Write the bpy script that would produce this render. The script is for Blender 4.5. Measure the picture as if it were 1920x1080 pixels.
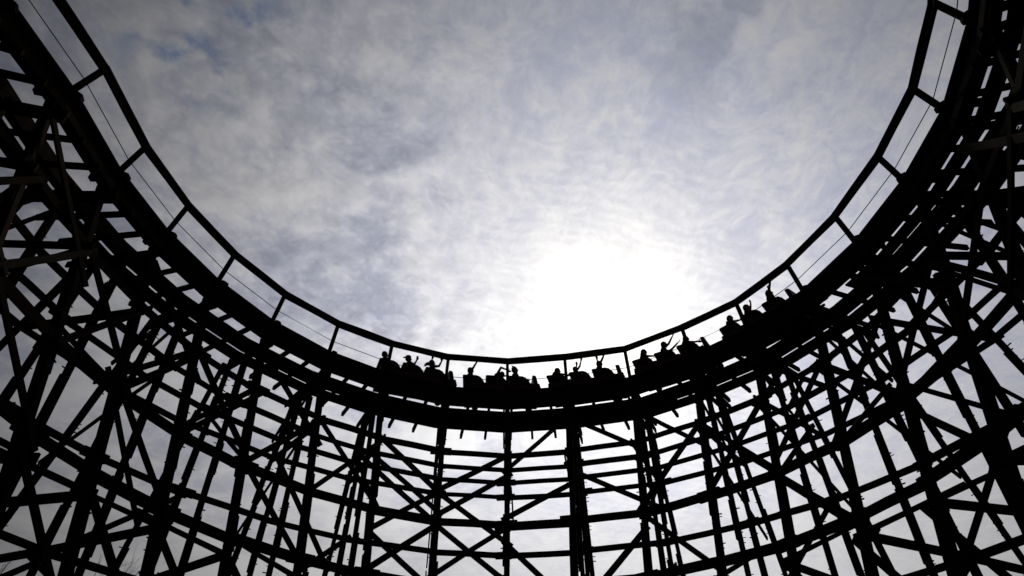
import bpy, bmesh, math, random
from mathutils import Vector, Matrix, noise
import mathutils
rad = math.radians
S = bpy.context.scene
for o in list(bpy.data.objects):
    bpy.data.objects.remove(o)
COL = S.collection

# ------------------------------------------------------------------ camera
EYE = 1.7
cd = bpy.data.cameras.new('camera')
cam = bpy.data.objects.new('camera', cd)
COL.objects.link(cam)
cam.location = (0, 0, EYE)
cam.rotation_euler = (rad(90 + 40), 0, 0)
cd.sensor_width = 36
cd.lens = 36 * 1200 / 1920
cd.clip_end = 5000
S.camera = cam
S.view_settings.view_transform = 'Standard'
S.view_settings.look = 'None'
S.view_settings.exposure = 0
S.view_settings.gamma = 1

# ------------------------------------------------------------------ sun
SUN = Vector((.139, .797, .588)).normalized()
SUN_EL = math.asin(SUN.z)
SUN_AZ = math.atan2(SUN.x, SUN.y)
sl = bpy.data.lights.new('sun', 'SUN')
sl.energy = 1.3
sl.angle = rad(10)
sl.color = (1, .9, .75)
so = bpy.data.objects.new('sun', sl)
COL.objects.link(so)
so.rotation_euler = SUN.to_track_quat('Z', 'Y').to_euler()
so.location = (0, 0, 60)


# ------------------------------------------------------------------ sky with thin broken cloud
RELIEF = .46
HX, HY = 2.0, 5.0


def build_world():
    w = bpy.data.worlds.new('World')
    S.world = w
    w.use_nodes = True
    nt = w.node_tree
    nt.nodes.clear()
    N = nt.nodes.new
    L = nt.links.new

    def sock(node, i, v):
        if isinstance(v, (int, float)):
            node.inputs[i].default_value = v
        elif isinstance(v, tuple):
            node.inputs[i].default_value = v
        else:
            L(v, node.inputs[i])

    def m(op, a, b=0.0, c=None, clamp=False):
        n = N('ShaderNodeMath')
        n.operation = op
        n.use_clamp = clamp
        sock(n, 0, a)
        sock(n, 1, b)
        if c is not None:
            sock(n, 2, c)
        return n.outputs[0]

    def ramp(v, a, b, lo=0.0, hi=1.0):
        n = N('ShaderNodeMapRange')
        n.interpolation_type = 'SMOOTHSTEP'
        sock(n, 0, v)
        n.inputs[1].default_value = a
        n.inputs[2].default_value = b
        n.inputs[3].default_value = lo
        n.inputs[4].default_value = hi
        return n.outputs[0]

    tc = N('ShaderNodeTexCoord')
    D = tc.outputs['Generated']
    dot = N('ShaderNodeVectorMath')
    dot.operation = 'DOT_PRODUCT'
    L(D, dot.inputs[0])
    dot.inputs[1].default_value = SUN
    ang = m('ARCCOSINE', m('MINIMUM', dot.outputs['Value'], .99999))
    sx = N('ShaderNodeSeparateXYZ')
    L(D, sx.inputs[0])
    dz = m('ADD', m('MAXIMUM', sx.outputs[2], .03), .22)
    px = m('DIVIDE', sx.outputs[0], dz)
    py = m('DIVIDE', sx.outputs[1], dz)
    cv = N('ShaderNodeCombineXYZ')
    L(px, cv.inputs[0])
    L(py, cv.inputs[1])
    P = cv.outputs[0]

    def nz(vec, scale, detail, rough, off, dist=0.0, stretch=None, rot=0.0):
        mp = N('ShaderNodeMapping')
        L(vec, mp.inputs[0])
        mp.inputs['Location'].default_value = off
        mp.inputs['Rotation'].default_value = (0, 0, rot)
        if stretch:
            mp.inputs['Scale'].default_value = stretch
        n = N('ShaderNodeTexNoise')
        L(mp.outputs[0], n.inputs['Vector'])
        n.inputs['Scale'].default_value = scale
        n.inputs['Detail'].default_value = detail
        n.inputs['Roughness'].default_value = rough
        n.inputs['Distortion'].default_value = dist
        return n.outputs['Fac']

    big = nz(P, 1.5, 3, .5, (3.1, 1.7, 0))
    # warp the plane so that lumps and streaks do not line up
    wn = N('ShaderNodeTexNoise')
    L(P, wn.inputs['Vector'])
    wn.inputs['Scale'].default_value = 6
    wn.inputs['Detail'].default_value = 5
    wv = N('ShaderNodeVectorMath')
    wv.operation = 'MULTIPLY_ADD'
    L(wn.outputs['Color'], wv.inputs[0])
    wv.inputs[1].default_value = (.11, .11, 0)
    L(P, wv.inputs[2])
    PW = wv.outputs[0]
    def shifted(vec, dx, dy):
        a = N('ShaderNodeVectorMath')
        a.operation = 'ADD'
        L(vec, a.inputs[0])
        a.inputs[1].default_value = (dx, dy, 0)
        return a.outputs[0]

    # billows: folded noise gives rounded bulges with dark creases, as altocumulus has
    def billow(vec):
        t = None
        for sc, wgt, off in ((4.2, .42, 1.3), (10, .30, 4.7), (23, .18, 9.1), (50, .12, 2.2)):
            q = m('SUBTRACT', m('MULTIPLY', nz(vec, sc, 2, .55, (off, off * .7, off)), 2.0), 1.0)
            b = m('MULTIPLY', m('SQRT', m('ADD', m('MULTIPLY', q, q), .012)), wgt * 2.3)
            t = b if t is None else m('ADD', t, b)
        return t

    wv2 = N('ShaderNodeVectorMath')
    wv2.operation = 'MULTIPLY_ADD'
    L(wn.outputs['Color'], wv2.inputs[0])
    wv2.inputs[1].default_value = (.05, .05, 0)
    L(P, wv2.inputs[2])
    PB = wv2.outputs[0]
    bil = billow(PB)
    bil_sun = billow(shifted(PB,   .008, .026))
    relief = m('SUBTRACT', bil, bil_sun)
    puff = nz(PW, 4.0, 6, .55, (7.3, 2.2, 1), .1)
    fine = nz(PW, 34, 6, .7, (1.3, 8.2, 2), .3)
    streak = nz(PW, 8.5, 8, .66, (0, 5.1, 3), .3, (1.4, .7, 1), .5)
    rip = N('ShaderNodeTexWave')
    rip.wave_type = 'BANDS'
    mp = N('ShaderNodeMapping')
    L(PW, mp.inputs[0])
    mp.inputs['Rotation'].default_value = (0, 0, rad(75))
    L(mp.outputs[0], rip.inputs['Vector'])
    rip.inputs['Scale'].default_value = 14
    rip.inputs['Distortion'].default_value = 3.5
    rip.inputs['Detail'].default_value = 5
    rip.inputs['Detail Scale'].default_value = 2.5
    # heavier altocumulus on the west (left) side of the sky, thin veil on the east
    west = ramp(m('ADD', px, m('MULTIPLY', m('SUBTRACT', big, .5), .9)), .10, -.24)
    ripm = m('MULTIPLY', ramp(ang, .42, .25), m('SUBTRACT', 1.0, west))
    bumps = m('ADD', m('ADD', m('MULTIPLY', puff, .55), m('MULTIPLY', fine, .15)), m('MULTIPLY', bil, .30))
    veil = m('ADD', m('MULTIPLY', streak, .52), m('MULTIPLY', fine, .48))
    dens_w = ramp(bumps, .30, .58)
    dens_e = ramp(veil, .33, .67)
    mixd = N('ShaderNodeMix')
    mixd.data_type = 'FLOAT'
    sock(mixd, 0, west)
    sock(mixd, 2, dens_e)
    sock(mixd, 3, dens_w)
    # low in the sky the cloud reads as a smooth veil
    dens = m('ADD', m('MULTIPLY', m('SUBTRACT', mixd.outputs[0], .55), ramp(sx.outputs[2], .2, .55, .55, 1.0)), .55)
    # thin cloud scatters sunlight forward: brightness falls off with the angle from the sun
    angw = m('ADD', ang, m('MULTIPLY', m('SUBTRACT', m('ADD', m('MULTIPLY', puff, .6), m('MULTIPLY', streak, .4)), .5), -.10))

    def gauss(s, an=None):
        q = m('DIVIDE', an or ang, s)
        return m('EXPONENT', m('MULTIPLY', m('MULTIPLY', q, q), -1.0))
    Lr = m('ADD', m('ADD', m('ADD', m('MULTIPLY', gauss(.575), .70), m('MULTIPLY', gauss(.26), .20)), m('MULTIPLY', gauss(.14), .26)), .042)
    shade = m('ADD', m('MULTIPLY', dens, m('ADD', m('MULTIPLY', west, .22), .24)), m('SUBTRACT', .84, m('MULTIPLY', west, .12)))
    shade = m('ADD', shade, m('MULTIPLY', m('MULTIPLY', m('SUBTRACT', rip.outputs['Fac'], .5), ripm), .05))
    lowsky = ramp(sx.outputs[2], .2, .95, 1.40, .98)
    shade = m('ADD', shade, m('MULTIPLY', m('MULTIPLY', relief, west), m('MULTIPLY', ramp(sx.outputs[2], .3, .6), RELIEF)))
    Lc = m('MULTIPLY', m('MULTIPLY', Lr, shade), lowsky)
    tint = N('ShaderNodeMix')
    tint.data_type = 'RGBA'
    L(dens, tint.inputs[0])
    tint.inputs[6].default_value = (.86, .895, 1.13, 1)
    tint.inputs[7].default_value = (.985, .98, 1.0, 1)
    warm = N('ShaderNodeMix')
    warm.data_type = 'RGBA'
    L(m('MAXIMUM', gauss(.24), ramp(sx.outputs[2], .5, .25, 0, .55)), warm.inputs[0])
    L(tint.outputs[2], warm.inputs[6])
    warm.inputs[7].default_value = (1.03, 1.0, .945, 1)
    bgc = N('ShaderNodeBackground')
    L(warm.outputs[2], bgc.inputs[0])
    L(Lc, bgc.inputs[1])
    sky = N('ShaderNodeTexSky')
    sky.sky_type = 'NISHITA'
    sky.sun_disc = False
    sky.sun_elevation = SUN_EL
    sky.sun_rotation = SUN_AZ
    bgs = N('ShaderNodeBackground')
    L(sky.outputs[0], bgs.inputs[0])
    bgs.inputs[1].default_value = .05
    # small gaps of blue in two thin stretches of the cover
    def near(v, r0, r1):
        dn = N('ShaderNodeVectorMath')
        dn.operation = 'DOT_PRODUCT'
        L(D, dn.inputs[0])
        dn.inputs[1].default_value = Vector(v).normalized()
        return ramp(m('ARCCOSINE', m('MINIMUM', dn.outputs['Value'], .99999)), r1, r0)
    gap = nz(PB, 9, 5, .55, (HX, HY, 0))
    h1 = m('MULTIPLY', near((-.405, .425, .811), .05, .15), ramp(gap, .50, .38))
    h2 = m('MULTIPLY', near((.311, .419, .853), .05, .2), m('MULTIPLY', ramp(gap, .50, .36), .45))
    cover = m('SUBTRACT', .97, m('MULTIPLY', m('MAXIMUM', h1, h2), .85))
    mx = N('ShaderNodeMixShader')
    L(cover, mx.inputs[0])
    L(bgs.outputs[0], mx.inputs[1])
    L(bgc.outputs[0], mx.inputs[2])
    out = N('ShaderNodeOutputWorld')
    L(mx.outputs[0], out.inputs[0])


build_world()


# ------------------------------------------------------------------ materials
def mat(name, c1, c2, scale=6.0, rough=.85, stretch=(1, 1, 1), bump=.15, spec=.15, metal=0.0, detail=5):
    m = bpy.data.materials.new(name)
    m.use_nodes = True
    nt = m.node_tree
    b = nt.nodes['Principled BSDF']
    tc = nt.nodes.new('ShaderNodeTexCoord')
    mp = nt.nodes.new('ShaderNodeMapping')
    mp.inputs['Scale'].default_value = stretch
    nt.links.new(tc.outputs['Object'], mp.inputs[0])
    n = nt.nodes.new('ShaderNodeTexNoise')
    n.inputs['Scale'].default_value = scale
    n.inputs['Detail'].default_value = detail
    nt.links.new(mp.outputs[0], n.inputs['Vector'])
    r = nt.nodes.new('ShaderNodeValToRGB')
    r.color_ramp.elements[0].position = .35
    r.color_ramp.elements[1].position = .68
    r.color_ramp.elements[0].color = (*c1, 1)
    r.color_ramp.elements[1].color = (*c2, 1)
    nt.links.new(n.outputs['Fac'], r.inputs[0])
    nt.links.new(r.outputs[0], b.inputs['Base Color'])
    b.inputs['Roughness'].default_value = rough
    b.inputs['Specular IOR Level'].default_value = spec
    b.inputs['Metallic'].default_value = metal
    if bump:
        bp = nt.nodes.new('ShaderNodeBump')
        bp.inputs['Strength'].default_value = bump
        bp.inputs['Distance'].default_value = .02
        nt.links.new(n.outputs['Fac'], bp.inputs['Height'])
        nt.links.new(bp.outputs[0], b.inputs['Normal'])
    return m


M = {}
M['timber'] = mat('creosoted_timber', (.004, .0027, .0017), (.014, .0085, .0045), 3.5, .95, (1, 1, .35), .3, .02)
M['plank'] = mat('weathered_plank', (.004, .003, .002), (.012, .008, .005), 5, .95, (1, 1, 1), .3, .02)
M['steel'] = mat('dark_steel', (.015, .013, .012), (.035, .028, .022), 12, .6, (1, 1, 1), .05, .2, .6)
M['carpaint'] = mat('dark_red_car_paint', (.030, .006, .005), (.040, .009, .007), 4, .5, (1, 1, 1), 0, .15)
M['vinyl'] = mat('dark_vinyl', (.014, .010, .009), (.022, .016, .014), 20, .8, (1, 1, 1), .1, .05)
M['rubber'] = mat('black_rubber', (.012, .012, .012), (.02, .02, .02), 20, .8, (1, 1, 1), .1, .05)
M['skin'] = mat('skin', (.16, .09, .065), (.20, .115, .085), 9, .7, (1, 1, 1), 0, .1)
M['hair_dark'] = mat('dark_hair', (.010, .007, .005), (.022, .015, .010), 30, .8, (1, 1, 1), .2, .1)
M['hair_brown'] = mat('brown_hair', (.03, .018, .010), (.05, .03, .016), 30, .8, (1, 1, 1), .2, .1)
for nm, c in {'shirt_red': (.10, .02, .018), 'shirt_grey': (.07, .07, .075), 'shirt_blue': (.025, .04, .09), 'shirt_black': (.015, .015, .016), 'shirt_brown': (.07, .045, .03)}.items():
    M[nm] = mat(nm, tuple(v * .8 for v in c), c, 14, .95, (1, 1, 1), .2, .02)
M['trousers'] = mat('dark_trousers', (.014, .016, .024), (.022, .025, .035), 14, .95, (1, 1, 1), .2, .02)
M['ground'] = mat('trodden_grass', (.018, .022, .009), (.05, .042, .024), .6, .95, (1, 1, 1), .6, .05, 0, 9)
M['bark'] = mat('bark', (.02, .015, .011), (.05, .04, .03), 7, .95, (1, 1, .3), .5, .03)
M['leaf'] = mat('leaf', (.028, .045, .014), (.06, .085, .028), 3, .7, (1, 1, 1), 0, .1)


# ------------------------------------------------------------------ helpers
def tag(o, label=None, cat=None, group=None, kind=None):
    if label:
        o['label'] = label
    if cat:
        o['category'] = cat
    if group:
        o['group'] = group
    if kind:
        o['kind'] = kind
    return o


def empty(name, loc=(0, 0, 0), rot=(0, 0, 0), parent=None):
    o = bpy.data.objects.new(name, None)
    COL.objects.link(o)
    o.location = loc
    o.rotation_euler = rot
    o.empty_display_size = .3
    if parent:
        o.parent = parent
    return o


def link(name, bm, material, parent=None, smooth=False, sub=None):
    me = bpy.data.meshes.new(name)
    bm.normal_update()
    bm.to_mesh(me)
    bm.free()
    for mm in (material if isinstance(material, list) else [material]):
        me.materials.append(mm)
    if smooth:
        for p in me.polygons:
            p.use_smooth = True
    o = bpy.data.objects.new(name, me)
    COL.objects.link(o)
    if parent:
        o.parent = parent
        # geometry is written in the parent's own space
    return o


def beam(bm, a, b, w, h, side, over=0.0, jit=0.0, bow=None):
    """squared timber from a to b; side = direction of its width w, h = the other way; old timber bows a little"""
    a = Vector(a)
    b = Vector(b)
    d = (b - a).normalized()
    a = a - d * over
    b = b + d * over
    s = Vector(side)
    s = (s - d * s.dot(d))
    s = s.normalized() if s.length > 1e-5 else d.orthogonal().normalized()
    u = d.cross(s)
    if jit:
        a = a + s * random.uniform(-jit, jit) + u * random.uniform(-jit, jit)
        b = b + s * random.uniform(-jit, jit) + u * random.uniform(-jit, jit)
        h *= random.uniform(.86, 1.1)
    ln = (b - a).length
    pts = [a, b]
    if jit and ln > 1.2:
        k = min(.03, ln * .007)
        pts = [a, a.lerp(b, .5) + u * random.uniform(-k, k) + s * random.uniform(-k, k) * .5, b]
    rings = []
    for p in pts:
        rings.append([bm.verts.new(p + s * (w / 2 * i) + u * (h / 2 * j)) for i, j in ((-1, -1), (1, -1), (1, 1), (-1, 1))])
    bm.faces.new(rings[0][::-1])
    bm.faces.new(rings[-1])
    for A, B in zip(rings, rings[1:]):
        for q in range(4):
            bm.faces.new([A[q], A[(q + 1) % 4], B[(q + 1) % 4], B[q]])


def rod(bm, pts, rads, n=6):
    """tapered tube along points"""
    rings = []
    for i, p in enumerate(pts):
        p = Vector(p)
        if i == 0:
            d = Vector(pts[1]) - p
        elif i == len(pts) - 1:
            d = p - Vector(pts[i - 1])
        else:
            d = Vector(pts[i + 1]) - Vector(pts[i - 1])
        d.normalize()
        s = d.orthogonal().normalized()
        u = d.cross(s)
        r = rads[i] if isinstance(rads, (list, tuple)) else rads
        rings.append([bm.verts.new(p + s * (r * math.cos(2 * math.pi * k / n)) + u * (r * math.sin(2 * math.pi * k / n))) for k in range(n)])
    for A, B in zip(rings, rings[1:]):
        for k in range(n):
            bm.faces.new([A[k], A[(k + 1) % n], B[(k + 1) % n], B[k]])
    bm.faces.new(rings[0][::-1])
    bm.faces.new(rings[-1])


def prism(bm, poly, axis_o, ux, uy, uz, t0, t1):
    """polygon in (ux,uy) extruded along uz from t0 to t1"""
    A = [bm.verts.new(axis_o + ux * x + uy * y + uz * t0) for x, y in poly]
    B = [bm.verts.new(axis_o + ux * x + uy * y + uz * t1) for x, y in poly]
    bm.faces.new(A[::-1])
    bm.faces.new(B)
    n = len(poly)
    for i in range(n):
        bm.faces.new([A[i], A[(i + 1) % n], B[(i + 1) % n], B[i]])
    bmesh.ops.recalc_face_normals(bm, faces=bm.faces)


# ------------------------------------------------------------------ plan of the curve
HR = 12.5 + EYE                        # height of the top rail of the handrail
J = {-8: (-8.711, 7.513), -7: (-8.736, 9.576), -6: (-8.454, 11.473), -5: (-7.856, 13.313), -4: (-6.903, 15.075), -3: (-5.584, 16.591),
     -2: (-4.012, 17.696), -1: (-2.183, 18.495), 0: (-0.149, 18.760), 1: (1.813, 18.495), 2: (3.821, 18.010), 3: (5.521, 16.794),
     -9: (-8.93, 5.62), 4: (6.916, 15.490), 5: (7.935, 13.742), 6: (8.580, 11.837), 7: (8.854, 9.848), 8: (8.808, 7.981), 9: (8.307, 6.089)}
CEN = Vector((.101, 9.804, 0))
RR = 8.865
JN = {k: (Vector((*p, 0)) - CEN).normalized() for k, p in J.items()}
J = {k: Vector((*p, 0)) for k, p in J.items()}
for s, k0 in ((-1, -9), (1, 9)):      # the curve runs out straight past the viewer
    n = JN[k0]
    d = Vector((n.y, -n.x, 0)) * s
    for i in range(1, 4):
        J[k0 + s * i] = J[k0] + d * (2.05 * i)
        JN[k0 + s * i] = n
KMIN, KMAX = min(J), max(J)
BN = {k: v.copy() for k, v in JN.items()}      # the planes of the bents are not all square to the curve
for k, a in {-1: -7.5, 0: -.8, 1: 12.5, -2: -27}.items():
    BN[k] = Vector((math.sin(rad(a)), math.cos(rad(a)), 0))


def dip(k):
    return -.2 * math.exp(-(k / 3.2) ** 2)


def pt(k, rho, z, tab=None):
    """point by bent number (may be fractional), distance outward from the handrail, height below/above it"""
    tab = tab or JN
    k = max(KMIN, min(KMAX - 1e-6, k))
    i = math.floor(k)
    f = k - i
    j = J[i].lerp(J[i + 1], f) if f else J[i]
    n = tab[i].lerp(tab[i + 1], f).normalized() if f else tab[i]
    q = j + n * rho
    return Vector((q.x, q.y, HR + z + (dip(k) if z < -.5 else 0)))


def ptb(k, rho, z):
    return pt(k, rho, z, BN)


def nrm(k):
    k = max(KMIN, min(KMAX - 1e-6, k))
    i = math.floor(k)
    f = k - i
    return JN[i].lerp(JN[i + 1], f).normalized()


def tng(k):
    n = nrm(k)
    return Vector((n.y, -n.x, 0))


UP = Vector((0, 0, 1))
random.seed(11)

# ------------------------------------------------------------------ ground
bm = bmesh.new()
bmesh.ops.create_grid(bm, x_segments=60, y_segments=60, size=1500)
for v in bm.verts:
    if v.co.length > 60:
        v.co.z = noise.noise(v.co * .004) * 1.2 - .3
tag(link('ground', bm, M['ground']), 'flat trodden grass ground under the trestle', 'ground', kind='structure')

# ------------------------------------------------------------------ trestle
trestle = empty('wooden_trestle', (CEN.x, CEN.y, 0))
tag(trestle, 'tall dark timber trestle of battered legs and crossing braces carrying the curved coaster track', 'trestle')
CT = Vector((CEN.x, CEN.y, 0))

ROWS = [(.45, -.19), (1.15, -.012), (2.0, .09), (2.38, .40)]
TOP = -1.62
LEVELS = [-3.45, -5.7, -7.95, -10.2, -12.4]


def row_at(r, z):
    a, s = ROWS[r]
    return a + s * (TOP - z)


def column(k, r, parent):
    bm = bmesh.new()
    t = Vector((BN[k].y, -BN[k].x, 0))
    n = BN[k]
    zb = -HR
    zt = TOP if r else TOP + .1
    a = ptb(k, row_at(r, zb), zb)
    b = ptb(k, row_at(r, zt), zt)
    w = [.16, .12, .12, .115][r] * (1.0 if abs(k) < 4 else 1.02)
    beam(bm, a, b, w, w, t)
    # scabs spiked on at the splices of the built-up leg
    z = zb + random.uniform(.5, 2)
    while z < zt - 1.0:
        ln = random.uniform(.7, 1.9)
        z1 = min(z + ln, zt - .05)
        sd = random.choice((-1, 1))
        o = t * (sd * (w / 2 + .022))
        beam(bm, ptb(k, row_at(r, z), z) + o, ptb(k, row_at(r, z1), z1) + o, .042, w * random.uniform(.7, .95), t, 0, .006)
        z = z1 + random.uniform(.05, 1.3)
    # bolt ends, in loose clusters
    z = zb + random.uniform(5, 6.5)
    while z < zt - .3:
        sd = random.choice((-1, 1, 1))
        for q in range(random.choice((1, 2, 2, 3, 4))):
            z += random.uniform(.06, .17)
            if z > zt - .1:
                break
            c = ptb(k, row_at(r, z), z) + n * random.uniform(-.06, .06)
            e = t * (sd if random.random() < .85 else -sd) + UP * random.uniform(-.15, .15)
            rod(bm, [c, c + e * (w / 2 + .02 + random.uniform(.01, .09))], random.uniform(.010, .02), 5)
        z += random.choice((.25, .4, .6, 1.1)) * random.uniform(.7, 1.4)
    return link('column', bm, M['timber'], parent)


def bent(k):
    root = empty('support_bent', (0, 0, 0), parent=trestle)
    root.matrix_parent_inverse = trestle_inv
    t = Vector((BN[k].y, -BN[k].x, 0))
    n = BN[k]
    for r in range(4):
        column(k, r, root)
    # cap under the track and radial crossbars
    zs = [-1.78] + LEVELS
    side_k = abs(k) > 3
    for i, z in enumerate(zs):
        r0 = row_at(0, z) - .22
        r1 = row_at(3, z) + .25
        if i == 2:
            continue
        for sd in ((-1, 1) if i == 0 and not side_k else (random.choice((-1, 1)),)):
            bm = bmesh.new()
            o = t * (sd * .115)
            beam(bm, ptb(k, r0, z) + o, ptb(k, r1, z) + o, 0.06, .19, t, random.uniform(0, .12), .01)
            link('crossbar', bm, M['timber'], root)
    # sway braces between legs, on the opposite face
    for i in range(len(zs) - 1):
        za, zc = zs[i] - .15, zs[i + 1] + .1
        prs = [(0, 2, -1), (3, 1, 1)] if i % 2 == 0 else [(2, 0, -1)]
        if i == 0:
            prs = [(0, 2, -1)] if k % 2 else []
        elif i == 1:
            prs = [(0, 3, -1)] if k % 2 else [(2, 0, 1)]
        elif i == 2:
            prs = [(3, 0, -1)]
        if i == 0 and k >= 4:
            prs = [(0, 2, -1), (3, 1, 1)]
        if i == 1 and k >= 4:
            prs = [(0, 3, -1), (2, 0, 1)]
        for ra, rb, sd in prs:
            bm = bmesh.new()
            o = t * (sd * .165)
            beam(bm, ptb(k, row_at(ra, za), za) + o, ptb(k, row_at(rb, zc), zc) + o, .045, .115, t, .12, .02)
            link('sway_brace', bm, M['timber'], root)
    # knee braces up to the track
    for sd in ((1,) if k % 2 else ((-1,) if k >= 4 else ())):
        bm = bmesh.new()
        if sd < 0:
            beam(bm, ptb(k, row_at(0, -3.2), -3.2) + t * .16, ptb(k, 1.7, -1.72) + t * .16, .05, .14, t, .1)
        else:
            beam(bm, ptb(k, row_at(3, -3.0), -3.0) - t * .17, ptb(k, 1.0, -1.72) - t * .17, .05, .14, t, .1)
        link('knee_brace', bm, M['timber'], root)
    return root


bpy.context.view_layer.update()
trestle_inv = Matrix.Translation(CT).inverted()
bents = {}
for k in range(KMIN, KMAX + 1):
    bents[k] = bent(k)

# ledgers from bent to bent, (row, level, depth)
LEDGERS = [(0, -3.45, .17), (1, -3.45, .16), (2, -3.45, .15), (3, -3.45, .16), (0, -5.78, .23), (2, -5.75, .17), (0, -7.55, .22), (2, -7.95, .17),
           (0, -10.2, .2), (3, -10.2, .2), (0, -12.4, .2)]
for k in range(KMIN, KMAX):
    for r, z, h in LEDGERS:
        bm = bmesh.new()
        dz = (k * 7919 % 5 - 2) * .012
        off = -.15 if r < 3 else .14
        a = ptb(k, row_at(r, z) + off, z + dz)
        b = ptb(k + 1, row_at(r, z) + off, z + dz)
        beam(bm, a, b, .06, h, nrm(k + .5), .12, .012)
        if random.random() < .35:       # a lapped piece beside the joint
            q = (b - a).normalized()
            beam(bm, a - q * .35 + UP * .02, a + q * .3 + UP * .02, .13, h * 1.15, nrm(k + .5))
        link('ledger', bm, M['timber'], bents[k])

# long diagonals on the faces of the trestle: (row, bent, z, bent, z)
DIAG = [(0, -2, -3.4, -1, -4.9), (0, -1, -4.9, 0, -6.3), (2, -2, -3.2, -1, -4.9), (0, -2, -4.2, -1, -5.5),
        (0, 0, -3.5, -1, -4.8), (0, -1, -4.9, -2, -6.3), (0, 0, -4.2, -1, -5.6), (0, -1, -5.9, -2, -7.4),
        (0, 1, -2.1, 0, -4.0), (0, 1, -4.6, 0, -5.55), (0, 1, -2.2, 2, -3.6), (2, 1, -3.3, 2, -4.7),
        (0, -1, -5.9, 0, -7.4), (0, -2, -6.5, -1, -7.7), (0, 0, -5.9, -1, -7.3), (0, 0, -6.4, 1, -8.2), (0, 2, -6.3, 1, -8.3)]
for k in list(range(KMIN, -2)) + list(range(2, KMAX)):
    e = k % 2 == 0
    if e:
        DIAG += [(0, k, -2.2, k + 1, -4.2), (0, k + 1, -3.5, k, -5.6), (0, k, -5.8, k + 1, -7.7)]
    else:
        DIAG += [(0, k + 1, -3.6, k, -5.7), (0, k, -3.5, k + 1, -5.6), (2, k + 1, -5.8, k, -8), (3, k, -3.2, k + 1, -6)]
for k in range(KMIN, KMAX):
    DIAG += [(0, k, -8.1, k + 1, -10.1), (2, k + 1, -8.1, k, -10.1), (0, k + 1, -10.3, k, -12.3)]
for i, (r, ka, za, kb, zc) in enumerate(DIAG):
    bm = bmesh.new()
    off = -.205 - .012 * (i % 3) if r < 3 else .2
    beam(bm, ptb(ka, row_at(r, za) + off, za), ptb(kb, row_at(r, zc) + off, zc), .05, .15, nrm((ka + kb) / 2), .18, .015)
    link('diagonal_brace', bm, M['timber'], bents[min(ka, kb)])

# ------------------------------------------------------------------ track
track = empty('coaster_track', (CEN.x, CEN.y, HR - 1.5))
tag(track, 'dark curved wooden coaster track of laminated rails on ties, seen from below', 'track')
tinv = Matrix.Translation((CEN.x, CEN.y, HR - 1.5)).inverted()


def tpart(name, bm, material, par=track, inv=tinv):
    o = link(name, bm, material, par)
    o.matrix_parent_inverse = inv
    return o


def sweep(bm, sect, k0, k1, step=.25):
    """sweep a (rho, z) section along the curve"""
    ks = [k0 + step * i for i in range(int(round((k1 - k0) / step)) + 1)]
    rings = [[bm.verts.new(pt(k, r, z)) for r, z in sect] for k in ks]
    n = len(sect)
    for A, B in zip(rings, rings[1:]):
        for i in range(n):
            bm.faces.new([A[i], A[(i + 1) % n], B[(i + 1) % n], B[i]])
    bm.faces.new(rings[0][::-1])
    bm.faces.new(rings[-1])
    bmesh.ops.recalc_face_normals(bm, faces=bm.faces)


def box_sec(r0, r1, z0, z1):
    return [(r0, z0), (r1, z0), (r1, z1), (r0, z1)]


for r0, r1 in ((.36, .56), (1.40, 1.60)):
    bm = bmesh.new()
    sweep(bm, box_sec(r0, r1, -1.5, -1.10), KMIN, KMAX)
    rail = tpart('rail_stack', bm, M['timber'])
    bm = bmesh.new()
    sweep(bm, box_sec(r0 + .02, r1 - .06, -1.098, -1.082), KMIN, KMAX)
    o = link('running_rail', bm, M['steel'], rail)
    o.matrix_parent_inverse = tinv
k = KMIN
nties = 0
ties_list = []
for k in range(KMIN, KMAX):
    for f in (.07, .38, .71):
        ties_list.append(k + f)
for kk in ties_list:
    bm = bmesh.new()
    t = tng(kk)
    beam(bm, pt(kk, .2, -1.575), pt(kk, 2.58 + random.uniform(-.06, .06), -1.575), .085, .14, t, 0, .008)
    tpart('tie', bm, M['timber'])
# outer side: walkway boards and ribbon
bm = bmesh.new()
sweep(bm, box_sec(1.725, 2.12, -1.49, -1.44), KMIN, KMAX)
tpart('outer_walkway', bm, M['plank'])
bm = bmesh.new()
sweep(bm, box_sec(1.605, 1.72, -1.485, -1.445), -2.5, 2.5)
tpart('filler_board', bm, M['plank'])
bm = bmesh.new()
sweep(bm, box_sec(1.96, 2.035, -1.56, -1.495), KMIN, KMAX)
tpart('ribbon_beam', bm, M['timber'])
bm = bmesh.new()
sweep(bm, box_sec(2.04, 2.10, -1.57, -1.5), KMIN, KMAX, 1)
tpart('ribbon_beam', bm, M['timber'])
bm = bmesh.new()
sweep(bm, box_sec(.22, .29, -1.6, -1.42), KMIN, KMAX, 1)
tpart('ribbon_beam', bm, M['timber'])

# second track running alongside, outside the curve on the east
track2 = empty('coaster_track', (CEN.x, CEN.y, HR - 2))
tag(track2, 'second coaster track alongside at the far right, outside the track that carries the train', 'track')
t2inv = Matrix.Translation((CEN.x, CEN.y, HR - 2)).inverted()
K2 = 7
for r0, r1 in ((2.75, 2.95), (3.75, 3.95)):
    bm = bmesh.new()
    sweep(bm, box_sec(r0, r1, -2.05, -1.68), K2, KMAX)
    tpart('rail_stack', bm, M['timber'], track2, t2inv)
for r0, r1, z in ((2.42, 2.72, -1.72), (4.0, 4.6, -1.95), (3.05, 3.35, -2.0)):
    bm = bmesh.new()
    sweep(bm, box_sec(r0, r1, z - .05, z), K2, KMAX)
    tpart('walkway_planks', bm, M['plank'], track2, t2inv)
for k in range(K2, KMAX):
    for f in (.1, .4, .73):
        bm = bmesh.new()
        beam(bm, pt(k + f, 2.5, -2.12), pt(k + f, 4.75, -2.12), .085, .14, tng(k + f), 0, .008)
        tpart('tie', bm, M['timber'], track2, t2inv)
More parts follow.
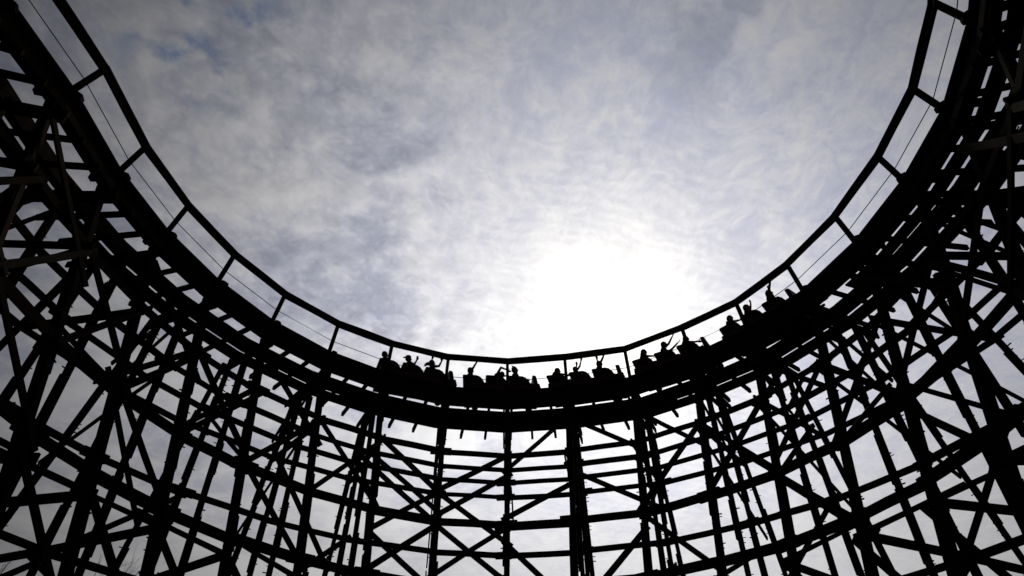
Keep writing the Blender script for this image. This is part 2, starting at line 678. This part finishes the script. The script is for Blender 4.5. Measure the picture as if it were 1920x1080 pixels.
# filler boards between the rails on the east side
bm = bmesh.new()
sweep(bm, box_sec(.66, .98, -1.50, -1.45), 5.5, KMAX)
tpart('gauge_board', bm, M['plank'])

# ------------------------------------------------------------------ inner walkway with handrail
walk = empty('walkway_handrail', (CEN.x, CEN.y, HR - 1))
tag(walk, 'slim timber handrail on leaning posts with a thin cable, edging the inside of the curve', 'handrail')
winv = Matrix.Translation((CEN.x, CEN.y, HR - 1)).inverted()


def wpart(name, bm, material):
    return tpart(name, bm, material, walk, winv)


bm = bmesh.new()
sweep(bm, box_sec(.26, .44, -.97, -.92), KMIN, KMAX, 1)
sweep(bm, box_sec(.445, .60, -.975, -.925), KMIN, KMAX, 1)
wpart('walkway_planks', bm, M['plank'])
bm = bmesh.new()
sweep(bm, box_sec(.40, .46, -1.25, -.98), KMIN, KMAX, 1)
wpart('walkway_stringer', bm, M['timber'])
for k in range(KMIN, KMAX + 1):
    t = tng(k)
    n = nrm(k)
    bm = bmesh.new()
    a = pt(k, .035, -.06)
    b = pt(k, .36, -1.12)
    beam(bm, a, b, .10, .10, t, 0, .012)
    wpart('handrail_post', bm, M['timber'])
    bm = bmesh.new()
    c = t * .13
    beam(bm, pt(k, .10 + random.uniform(-.03, .03), -1.05) + c, pt(k, 1.0, -1.05) + c, .13, .13, t)
    beam(bm, pt(k, .16, -.98) + c, pt(k, .3, -.9) + c, .11, .09, t)
    wpart('walkway_bracket', bm, M['timber'])
    if k < KMAX:
        bm = bmesh.new()
        sag = Vector((0, 0, -.015 * ((k * 31) % 3 - 1)))
        h0 = random.uniform(-.012, .012)
        beam(bm, pt(k, .015, -.115 + h0), pt(k + 1, .015, -.115 - h0), .06, .19, nrm(k + .5), .05, .008)
        beam(bm, pt(k, .02, -.022), pt(k + 1, .02, -.022), .15, .045, nrm(k + .5), .04, .006)
        if k % 3 == 0:       # a short board lapped over the joint
            beam(bm, pt(k + .85, -.03, -.12), pt(k + 1, -.03, -.12), .035, .21, nrm(k + .5), .02)
        wpart('top_rail', bm, M['timber'])
bm = bmesh.new()
rod(bm, [pt(k, .24, -.56 + .02 * math.sin(k * 3.1)) for k in range(KMIN, KMAX + 1)], .011, 5)
wpart('safety_cable', bm, M['steel'])

# ------------------------------------------------------------------ train
CAR_L = 2.62
RT = RR + 1.0
Z_RAIL = HR - 1.08
train_specs = [(-20.4, 'last car of the train, at the left end beside a handrail post'),
               (-2.6, 'second car from the left end of the train, at the lowest point of the curve'),
               (15.2, 'middle car of the five car train, left of the sun glare'),
               (33.5, 'second car from the front of the train, just right of the sun glare'),
               (52.4, 'front car of the train, furthest right on the curve')]


def car_proto():
    root = empty('coaster_car')
    # local space: x along travel, y outward, z up from rail top
    X, Y, Z = Vector((1, 0, 0)), Vector((0, 1, 0)), Vector((0, 0, 1))
    O = Vector((0, 0, 0))
    b = bmesh.new()
    side = [(-1.33, .16), (1.24, .16), (1.33, .28), (1.27, .50), (.95, .46), (.62, .50), (.28, .44), (-.1, .50), (-.45, .44), (-.86, .50), (-1.2, .46), (-1.33, .46)]
    prism(b, side, O, X, Z, Y, -.60, -.54)
    prism(b, side, O, X, Z, Y, .54, .60)
    prism(b, [(-1.32, .14), (1.24, .14), (1.24, .2), (-1.32, .2)], O, X, Z, Y, -.538, .538)
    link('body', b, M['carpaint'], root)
    b = bmesh.new()
    prism(b, [(1.16, .2), (1.30, .2), (1.17, .84), (1.12, .87), (1.04, .87), (1.03, .84)], O, X, Z, Y, -.52, .52)
    link('front_panel', b, M['carpaint'], root)
    for i in range(3):
        x0 = -1.22 + i * .80
        b = bmesh.new()
        prism(b, [(x0 - .02, .30), (x0 + .46, .34), (x0 + .48, .42), (x0 + .44, .45), (x0, .41)], O, X, Z, Y, -.52, .52)
        seat = link('seat', b, M['vinyl'], root)
        b = bmesh.new()
        prism(b, [(x0 - .03, .3), (x0 + .09, .3), (x0 - .06, .80), (x0 - .10, .84), (x0 - .16, .84), (x0 - .18, .80)], O, X, Z, Y, -.52, .52)
        link('backrest', b, M['vinyl'], root)
        wing = [(x0 - .01, .3), (x0 + .62, .3), (x0 + .60, .50), (x0 + .52, .66), (x0 + .42, .77), (x0 + .30, .82), (x0 - .13, .835), (x0 - .15, .80)]
        for s in (-1, 1):
            b = bmesh.new()
            prism(b, wing, O, X, Z, Y, s * .53 - .022, s * .53 + .008 if s < 0 else s * .53 + .006)
            link('side_wing', b, M['vinyl'], root)
        b = bmesh.new()
        rod(b, [(x0 + .62, -.5, .40), (x0 + .50, -.5, .60), (x0 + .40, -.48, .64), (x0 + .40, .48, .64), (x0 + .50, .5, .60), (x0 + .62, .5, .40)], .022, 8)
        link('lap_bar', b, M['steel'], root)
    for x in (-.95, .95):
        for s in (-1, 1):
            b = bmesh.new()
            rod(b, [(x, s * .44, .11), (x, s * .52, .11)], .11, 18)
            w = link('wheel', b, M['rubber'], root)
            b = bmesh.new()
            rod(b, [(x, s * .43, .11), (x, s * .53, .11)], .05, 10)
            link('hub', b, M['steel'], w)
    b = bmesh.new()
    beam(b, (-1.25, 0, .06), (1.2, 0, .06), .5, .14, Y)
    for x in (-.95, .95):
        beam(b, (x, -.44, .11), (x, .44, .11), .1, .1, X)
    link('chassis', b, M['steel'], root)
    b = bmesh.new()
    rod(b, [(1.2, 0, .1), (1.78, 0, .1)], .04, 8)
    link('coupler', b, M['steel'], root)
    return root


def place_on_track(o, ang):
    n = Vector((math.sin(rad(ang)), math.cos(rad(ang)), 0))
    t = Vector((n.y, -n.x, 0))
    # x = travel, y = inward, z = up
    mt = Matrix(((t.x, -n.x, 0, CEN.x + n.x * RT), (t.y, -n.y, 0, CEN.y + n.y * RT), (0, 0, 1, Z_RAIL + dip(ang / 13.2)), (0, 0, 0, 1)))
    o.matrix_world = mt
    return mt


def copy_tree(o, parent=None):
    c = o.copy()
    COL.objects.link(c)
    c.parent = parent
    for ch in list(o.children):
        copy_tree(ch, c)
    return c


proto = car_proto()
car_mats = []
for i, (a, lab) in enumerate(train_specs):
    c = proto if i == 0 else copy_tree(proto)
    mt = place_on_track(c, a)
    car_mats.append(mt)
    tag(c, lab, 'roller coaster car', 'cars of the roller coaster train')


# ------------------------------------------------------------------ riders
def capsule(bm, a, ra, b, rb, seg=8):
    a, b = Vector(a), Vector(b)
    vs = []
    for p, r in ((a, ra), (b, rb)):
        for i in range(1, 5):
            th = math.pi * i / 5
            for j in range(seg):
                ph = 2 * math.pi * j / seg
                vs.append(bm.verts.new(p + Vector((math.sin(th) * math.cos(ph), math.sin(th) * math.sin(ph), math.cos(th))) * r))
        vs.append(bm.verts.new(p + Vector((0, 0, r))))
        vs.append(bm.verts.new(p - Vector((0, 0, r))))
    g = bmesh.ops.convex_hull(bm, input=vs)
    dead = [e for e in g['geom_interior'] if isinstance(e, bmesh.types.BMVert)]
    bmesh.ops.delete(bm, geom=list(set(dead)), context='VERTS')


def ellipsoid(bm, c, r, rot=None, seg=14):
    mt = Matrix.Translation(c) @ (rot.to_4x4() if rot else Matrix.Identity(4)) @ Matrix.Diagonal((*r, 1))
    bmesh.ops.create_uvsphere(bm, u_segments=seg, v_segments=seg // 2 + 2, radius=1, matrix=mt)


def remeshed(name, bm, voxel, material, regions=None):
    """one continuous skin over overlapping volumes"""
    me = bpy.data.meshes.new(name)
    bm.to_mesh(me)
    bm.free()
    o = bpy.data.objects.new(name, me)
    COL.objects.link(o)
    r = o.modifiers.new('r', 'REMESH')
    r.mode = 'VOXEL'
    r.voxel_size = voxel
    s = o.modifiers.new('s', 'SMOOTH')
    s.factor = .5
    s.iterations = 2
    dg = bpy.context.evaluated_depsgraph_get()
    me2 = bpy.data.meshes.new_from_object(o.evaluated_get(dg))
    o.modifiers.clear()
    o.data = me2
    bpy.data.meshes.remove(me)
    me2.materials.clear()
    for mm in material:
        me2.materials.append(mm)
    for p in me2.polygons:
        p.use_smooth = True
        if regions:
            p.material_index = regions(p.center)
    return o


def arm(bm, sh, el, wr, hd, curl=.3, s=1.0):
    """upper arm, forearm, palm and five fingers; hd = direction the hand points"""
    sh, el, wr, hd = Vector(sh), Vector(el), Vector(wr), Vector(hd).normalized()
    capsule(bm, sh, .055 * s, el, .042 * s)
    capsule(bm, el, .042 * s, wr, .028 * s)
    side = hd.cross((el - wr).cross(Vector((0, 1, .2)))).normalized() if (el - wr).cross(Vector((0, 1, .2))).length > 1e-3 else hd.orthogonal().normalized()
    side = Vector((.85, .5, 0)) - hd * Vector((.85, .5, 0)).dot(hd)
    side.normalize()
    pn = hd.cross(side)
    pc = wr + hd * .05
    for q in (-.028, -.01, .01, .028):
        capsule(bm, wr + side * q * .7, .015, wr + hd * .085 + side * q, .014)
    for q, ln in ((-.032, .062), (-.011, .078), (.011, .082), (.032, .07)):
        b0 = wr + hd * .088 + side * q
        d1 = (hd + pn * curl * .5 + side * q * 3).normalized()
        d2 = (hd + pn * curl * 1.6 + side * q * 3).normalized()
        m1 = b0 + d1 * ln * .5
        capsule(bm, b0, .0115, m1, .0105)
        capsule(bm, m1, .0105, m1 + d2 * ln * .5, .0095)
    t0 = wr + hd * .025 + side * .03
    t1 = t0 + (side * .7 + hd * .6 + pn * .3).normalized() * .045
    capsule(bm, t0, .015, t1, .0125)
    capsule(bm, t1, .0125, t1 + (side * .25 + hd + pn * .3).normalized() * .032, .0105)


SHIRTS = ['shirt_red', 'shirt_grey', 'shirt_blue', 'shirt_black', 'shirt_brown']


def rider(mt, bench, yy, label, pose, hair='short', shirt=0, hairm='hair_dark', lean=0.0, hdrop=0.0, turn=0.0, s=1.0, cap=False):
    """seated person in car space: x forward, y inward (towards the viewer's side), z up"""
    x0 = -1.22 + bench * .80
    bx = Vector((x0 + .15, yy, .40))
    L_ = lambda x, y, z: Vector((x * s, y * s, z * s))
    la = math.radians(-12 + lean)        # back lean, + forward
    fw = lambda h, dx=0, dy=0: L_(math.sin(la) * h + dx * math.cos(la), dy, math.cos(la) * h - dx * math.sin(la))
    bm = bmesh.new()
    hip = L_(0, 0, .09)
    # trunk
    capsule(bm, hip + L_(0, -.08, 0), .115 * s, hip + L_(0, .08, 0), .115 * s)
    for a, ra, b, rb in ((.1, .125, .28, .115), (.28, .115, .44, .125)):
        capsule(bm, hip + fw(a, 0, -.055), ra * s, hip + fw(b, 0, -.065), rb * s)
        capsule(bm, hip + fw(a, 0, .055), ra * s, hip + fw(b, 0, .065), rb * s)
    capsule(bm, hip + fw(.475, 0, -.125), .068 * s, hip + fw(.475, 0, .125), .068 * s)
    neck0 = hip + fw(.49)
    neck1 = hip + fw(.60, .015)
    capsule(bm, neck0, .062 * s, neck1, .052 * s)
    # head
    hc = hip + fw(.70 - hdrop, .04 + hdrop * .8)
    hrot = Matrix.Rotation(turn, 3, 'Z') @ Matrix.Rotation(la * .5 + hdrop * 2.2, 3, 'Y')
    H = lambda x, y, z: hc + hrot @ Vector((x * s, y * s, z * s))
    ellipsoid(bm, H(-.01, 0, .03), (.098 * s, .076 * s, .098 * s), hrot)
    ellipsoid(bm, H(.02, 0, -.045), (.070 * s, .058 * s, .080 * s), hrot)
    capsule(bm, H(.06, 0, -.10), .028 * s, H(.045, 0, -.095), .034 * s)      # chin
    capsule(bm, H(.084, 0, .02), .012 * s, H(.106, 0, -.022), .016 * s)      # nose
    capsule(bm, H(.078, -.018, -.062), .012 * s, H(.078, .018, -.062), .012 * s)   # mouth
    capsule(bm, H(.072, -.035, .035), .014 * s, H(.078, .035, .035), .014 * s)     # brow
    for q in (-1, 1):
        ellipsoid(bm, H(-.005, q * .078, -.005), (.022 * s, .012 * s, .034 * s), hrot, 8)
    # legs
    for q in (-1, 1):
        kn = L_(.44, q * .10, .17)
        capsule(bm, hip + L_(.02, q * .095, 0), .088 * s, kn, .062 * s)
        an = L_(.50, q * .10, -.20)
        capsule(bm, kn, .060 * s, an, .042 * s)
        capsule(bm, an + L_(-.02, 0, -.02), .038 * s, an + L_(.14, 0, -.035), .034 * s)
    shl = [hip + fw(.475, 0, -.165), hip + fw(.475, 0, .165)]
    for i, (e, w, h, c) in enumerate(pose):
        arm(bm, shl[i], shl[i] + Vector(e) * s, shl[i] + Vector(w) * s, h, c, s)
    zsh = neck0.z

    def reg(c):
        if c.z < hip.z + .06 * s and c.x > -.16:
            return 2
        if (c - hc).length < .17 * s or (c - neck1).length < .05 * s:
            return 1
        for i, (e, w, h, cc) in enumerate(pose):
            el = shl[i] + Vector(e) * s
            wr = shl[i] + Vector(w) * s
            d = wr - el
            u = (c - el).dot(d) / d.length_squared
            if u > .05 and ((c - el) - d * min(u, 1.0)).length < (.07 if u < 1 else .25):
                return 1
        return 0
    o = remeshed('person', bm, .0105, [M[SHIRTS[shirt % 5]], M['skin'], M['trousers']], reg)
    tag(o, label, 'person', 'riders on the roller coaster train')
    # hair or cap
    bm = bmesh.new()
    ellipsoid(bm, H(-.022, 0, .045), (.102 * s, .086 * s, .096 * s), hrot)
    ellipsoid(bm, H(-.05, 0, -.005), (.074 * s, .080 * s, .09 * s), hrot)
    if hair == 'blown':
        for a in range(9):
            y = (a - 4) * .016
            capsule(bm, H(-.05, y, .03 - abs(y)), .035, H(-.17, y * 1.6, -.02 - .015 * (a % 3)), .026)
            capsule(bm, H(-.17, y * 1.6, -.02 - .015 * (a % 3)), .026, H(-.27 - .03 * (a % 2), y * 2, -.075 - .03 * (a % 3)), .010)
    elif hair == 'long':
        for a in range(7):
            y = (a - 3) * .024
            capsule(bm, H(-.05, y, .0), .045, H(-.085, y * 1.15, -.14), .045)
            capsule(bm, H(-.085, y * 1.15, -.14), .045, H(-.095, y * 1.2, -.27 - .02 * (a % 2)), .022)
    elif hair == 'peak':
        capsule(bm, H(-.02, 0, .10), .06, H(-.05, 0, .17), .018)
    elif hair == 'tuft':
        for a in range(5):
            capsule(bm, H(-.02, (a - 2) * .02, .12), .022, H(-.07 - .012 * a, (a - 2) * .03, .155), .010)
    h = remeshed('hair', bm, .012, [M[hairm]])
    h.parent = o
    if cap:
        bm = bmesh.new()
        ellipsoid(bm, H(-.012, 0, .065), (.108 * s, .09 * s, .085 * s), hrot)
        capsule(bm, H(-.09, -.04, .055), .014, H(-.19, -.03, .04), .010)
        capsule(bm, H(-.09, .04, .055), .014, H(-.19, .03, .04), .010)
        capsule(bm, H(-.09, 0, .06), .014, H(-.20, 0, .045), .010)
        cc = remeshed('cap', bm, .011, [M['shirt_black']])
        cc.parent = o
    o.matrix_world = mt @ Matrix.Translation(bx)
    return o


# arm poses: (elbow, wrist, hand direction, finger curl), offsets from the shoulder; first outer arm (-y), then inner arm (+y)
DOWN = [((.14, -.06, -.24), (.36, .02, -.22), (1, .2, -.2), 1.0), ((.14, .06, -.24), (.36, -.02, -.22), (1, -.2, -.2), 1.0)]
BOTH_UP = [((-.02, -.07, .27), (.0, -.05, .53), (.05, 0, 1), .2), ((.19, .06, .20), (.26, .05, .45), (.1, 0, 1), .3)]
WIDE_UP = [((-.03, -.08, .28), (-.07, -.06, .55), (-.1, 0, 1), .2), ((.16, .07, .24), (.27, .06, .49), (.3, 0, 1), .2)]
ONE_UP = [DOWN[0], ((.13, .04, .26), (.25, .02, .52), (.35, 0, 1), .3)]
WAVE = [((-.01, -.05, .28), (.03, -.03, .54), (.05, 0, 1), .2), ((.20, .06, .02), (.29, .05, .26), (-.25, 0, 1), .2)]
LOW_HAND = [DOWN[0], ((.17, .05, -.10), (.24, .04, .10), (.15, 0, 1), .6)]
OVERHEAD = [((.16, -.04, .16), (.32, .06, .10), (.6, .2, -.6), .8), ((.12, .05, .24), (.34, 0, .18), (.8, -.1, -.5), .9)]
REACH = [((.20, -.04, .12), (.42, -.03, .27), (.9, 0, .5), .8), ((.24, .05, .06), (.40, .04, .29), (.6, 0, .8), .3)]
FORWARD = [((.20, -.04, -.12), (.44, .0, -.16), (1, 0, -.3), 1.0), ((.22, .04, -.10), (.46, -.02, -.15), (1, 0, -.3), 1.0)]

cm = car_mats
NR, FR = .26, -.26
rider(cm[0], 0, NR, 'rider on the rearmost bench, only the round head showing above the seat back', DOWN, 'short', 3, lean=-4, hdrop=.02)
rider(cm[0], 1, NR, 'rider wearing a peaked cap turned backwards with one hand raised to the chest', LOW_HAND, 'short', 2, cap=True)
rider(cm[0], 2, NR, 'rider with long hair blowing back and one bent arm held up in front', WAVE, 'blown', 0, 'hair_brown', lean=4)
rider(cm[1], 0, NR, 'rider stretching one straight arm up beside the head to the handrail', ONE_UP, 'short', 1, lean=2, hdrop=.02)
rider(cm[1], 1, NR, 'crouched rider with head down behind the seat back and both bent arms raised in front', OVERHEAD, 'short', 4, lean=22, hdrop=.14)
rider(cm[1], 2, NR, 'rider sitting tall with ruffled hair, right of the lowest handrail post', DOWN, 'tuft', 3, lean=2, s=1.06)
rider(cm[2], 0, NR, 'rider slumped low with the head just over the seat back, left of the sun glare', FORWARD, 'short', 0, lean=6, hdrop=.08)
rider(cm[2], 1, NR, 'small rider with both thin arms straight up, left of the sun glare', BOTH_UP, 'short', 2, s=.88, lean=-2)
rider(cm[2], 2, NR, 'rider in the sun glare with both arms spread up in a wide V', WIDE_UP, 'short', 4, 'hair_brown', lean=2, hdrop=.03)
rider(cm[3], 0, NR, 'rider with long hair leaning forward onto the lap bar, right of the sun glare', FORWARD, 'long', 0, 'hair_brown', lean=14)
rider(cm[3], 1, NR, 'rider reaching both arms forward and up with curled hands', REACH, 'short', 1, lean=10, s=1.03)
rider(cm[3], 2, NR, 'rider with bowed head next to a handrail post, behind the front car', FORWARD, 'short', 3, lean=4, hdrop=.05)
rider(cm[4], 0, NR, 'rider on the rear bench of the front car, nearer of two heads close together', FORWARD, 'short', 2, lean=8, hdrop=.02)
rider(cm[4], 0, FR, 'rider on the rear bench of the front car, further of two heads close together', DOWN, 'long', 0, lean=-8, hdrop=.06)
rider(cm[4], 1, NR, 'rider with round head sitting upright on the middle bench of the front car', LOW_HAND, 'short', 3, lean=-2, s=1.04)
rider(cm[4], 2, NR, 'foremost rider with both arms thrown high and hair in a peak', WIDE_UP, 'peak', 1, lean=2, s=1.06)


# ------------------------------------------------------------------ trees behind the trestle
def bare_tree(x, y, h, label):
    root = empty('bare_tree', (x, y, 0))
    tag(root, label, 'tree')
    rnd = random.Random(5)
    b = bmesh.new()
    rod(b, [(0, 0, -.2), (.1, 0, h * .25), (-.05, .1, h * .5)], [.17, .13, .09], 8)
    link('trunk', b, M['bark'], root)
    b = bmesh.new()

    def grow(p, d, ln, r, lev):
        pts = [p]
        for i in range(4):
            d = (d + Vector((rnd.uniform(-.16, .16), rnd.uniform(-.16, .16), .06))).normalized()
            pts.append(pts[-1] + d * ln / 4)
        rod(b, pts, [r, r * .85, r * .7, r * .55, r * .35], 5)
        if lev:
            for i in range(5 if lev > 1 else 4):
                q = rnd.uniform(.25, .95)
                a = pts[min(3, int(q * 4))].lerp(pts[min(4, int(q * 4) + 1)], q * 4 % 1)
                e = (d + Vector((rnd.uniform(-.8, .8), rnd.uniform(-.8, .8), rnd.uniform(-.1, .5)))).normalized()
                grow(a, e, ln * rnd.uniform(.4, .62), r * .5, lev - 1)
    for i in range(6):
        a = i * 1.05
        grow(Vector((-.05 + .03 * i, .1, h * (.36 + .03 * i))), Vector((math.cos(a) * .55, math.sin(a) * .55, 1)).normalized(), h * rnd.uniform(.38, .5), .06, 3)
    link('crown', b, M['bark'], root)


def leafy_tree(x, y, h, label, seed):
    root = empty('leafy_tree', (x, y, 0))
    tag(root, label, 'tree')
    rnd = random.Random(seed)
    b = bmesh.new()
    rod(b, [(0, 0, -.2), (.1, .05, h * .4), (0, 0, h * .85)], [.2, .14, .04], 8)
    for i in range(12):
        a = i * 2.4
        z = h * (.35 + .045 * i)
        rod(b, [(0, 0, z), (math.cos(a) * h * .13, math.sin(a) * h * .13, z + h * .09), (math.cos(a) * h * .2, math.sin(a) * h * .2, z + h * .16)], [.05, .035, .012], 5)
    link('trunk', b, M['bark'], root)
    b = bmesh.new()
    cl = []
    for i in range(70):
        z = rnd.uniform(.38, 1.0)
        rr = h * .24 * math.sin(min(1, (1.03 - z) / .45) * math.pi / 2) * math.sqrt(rnd.random())
        a = rnd.uniform(0, 6.28)
        cl.append((Vector((rr * math.cos(a), rr * math.sin(a), z * h)), rnd.uniform(.25, .6)))
    for c, r in cl:
        for i in range(45):
            p = c + Vector((rnd.gauss(0, r * .5), rnd.gauss(0, r * .5), rnd.gauss(0, r * .4)))
            u = Vector((rnd.uniform(-1, 1), rnd.uniform(-1, 1), rnd.uniform(-1, 1))).normalized()
            v = u.orthogonal().normalized()
            q = rnd.uniform(.05, .10)
            b.faces.new([b.verts.new(p + u * q * 1.4), b.verts.new(p + v * q * .6), b.verts.new(p - u * q * 1.4), b.verts.new(p - v * q * .6)])
    link('crown', b, M['leaf'], root)


def at_az(az, d):
    return d * math.sin(rad(az)), d * math.cos(rad(az))


bare_tree(*at_az(-33, 40), 9.9, 'bare twiggy tree top showing through the trestle at the lower left corner')
leafy_tree(*at_az(-28.3, 42), 12.2, 'leafy green tree top showing through the trestle right of the bare tree', 4)
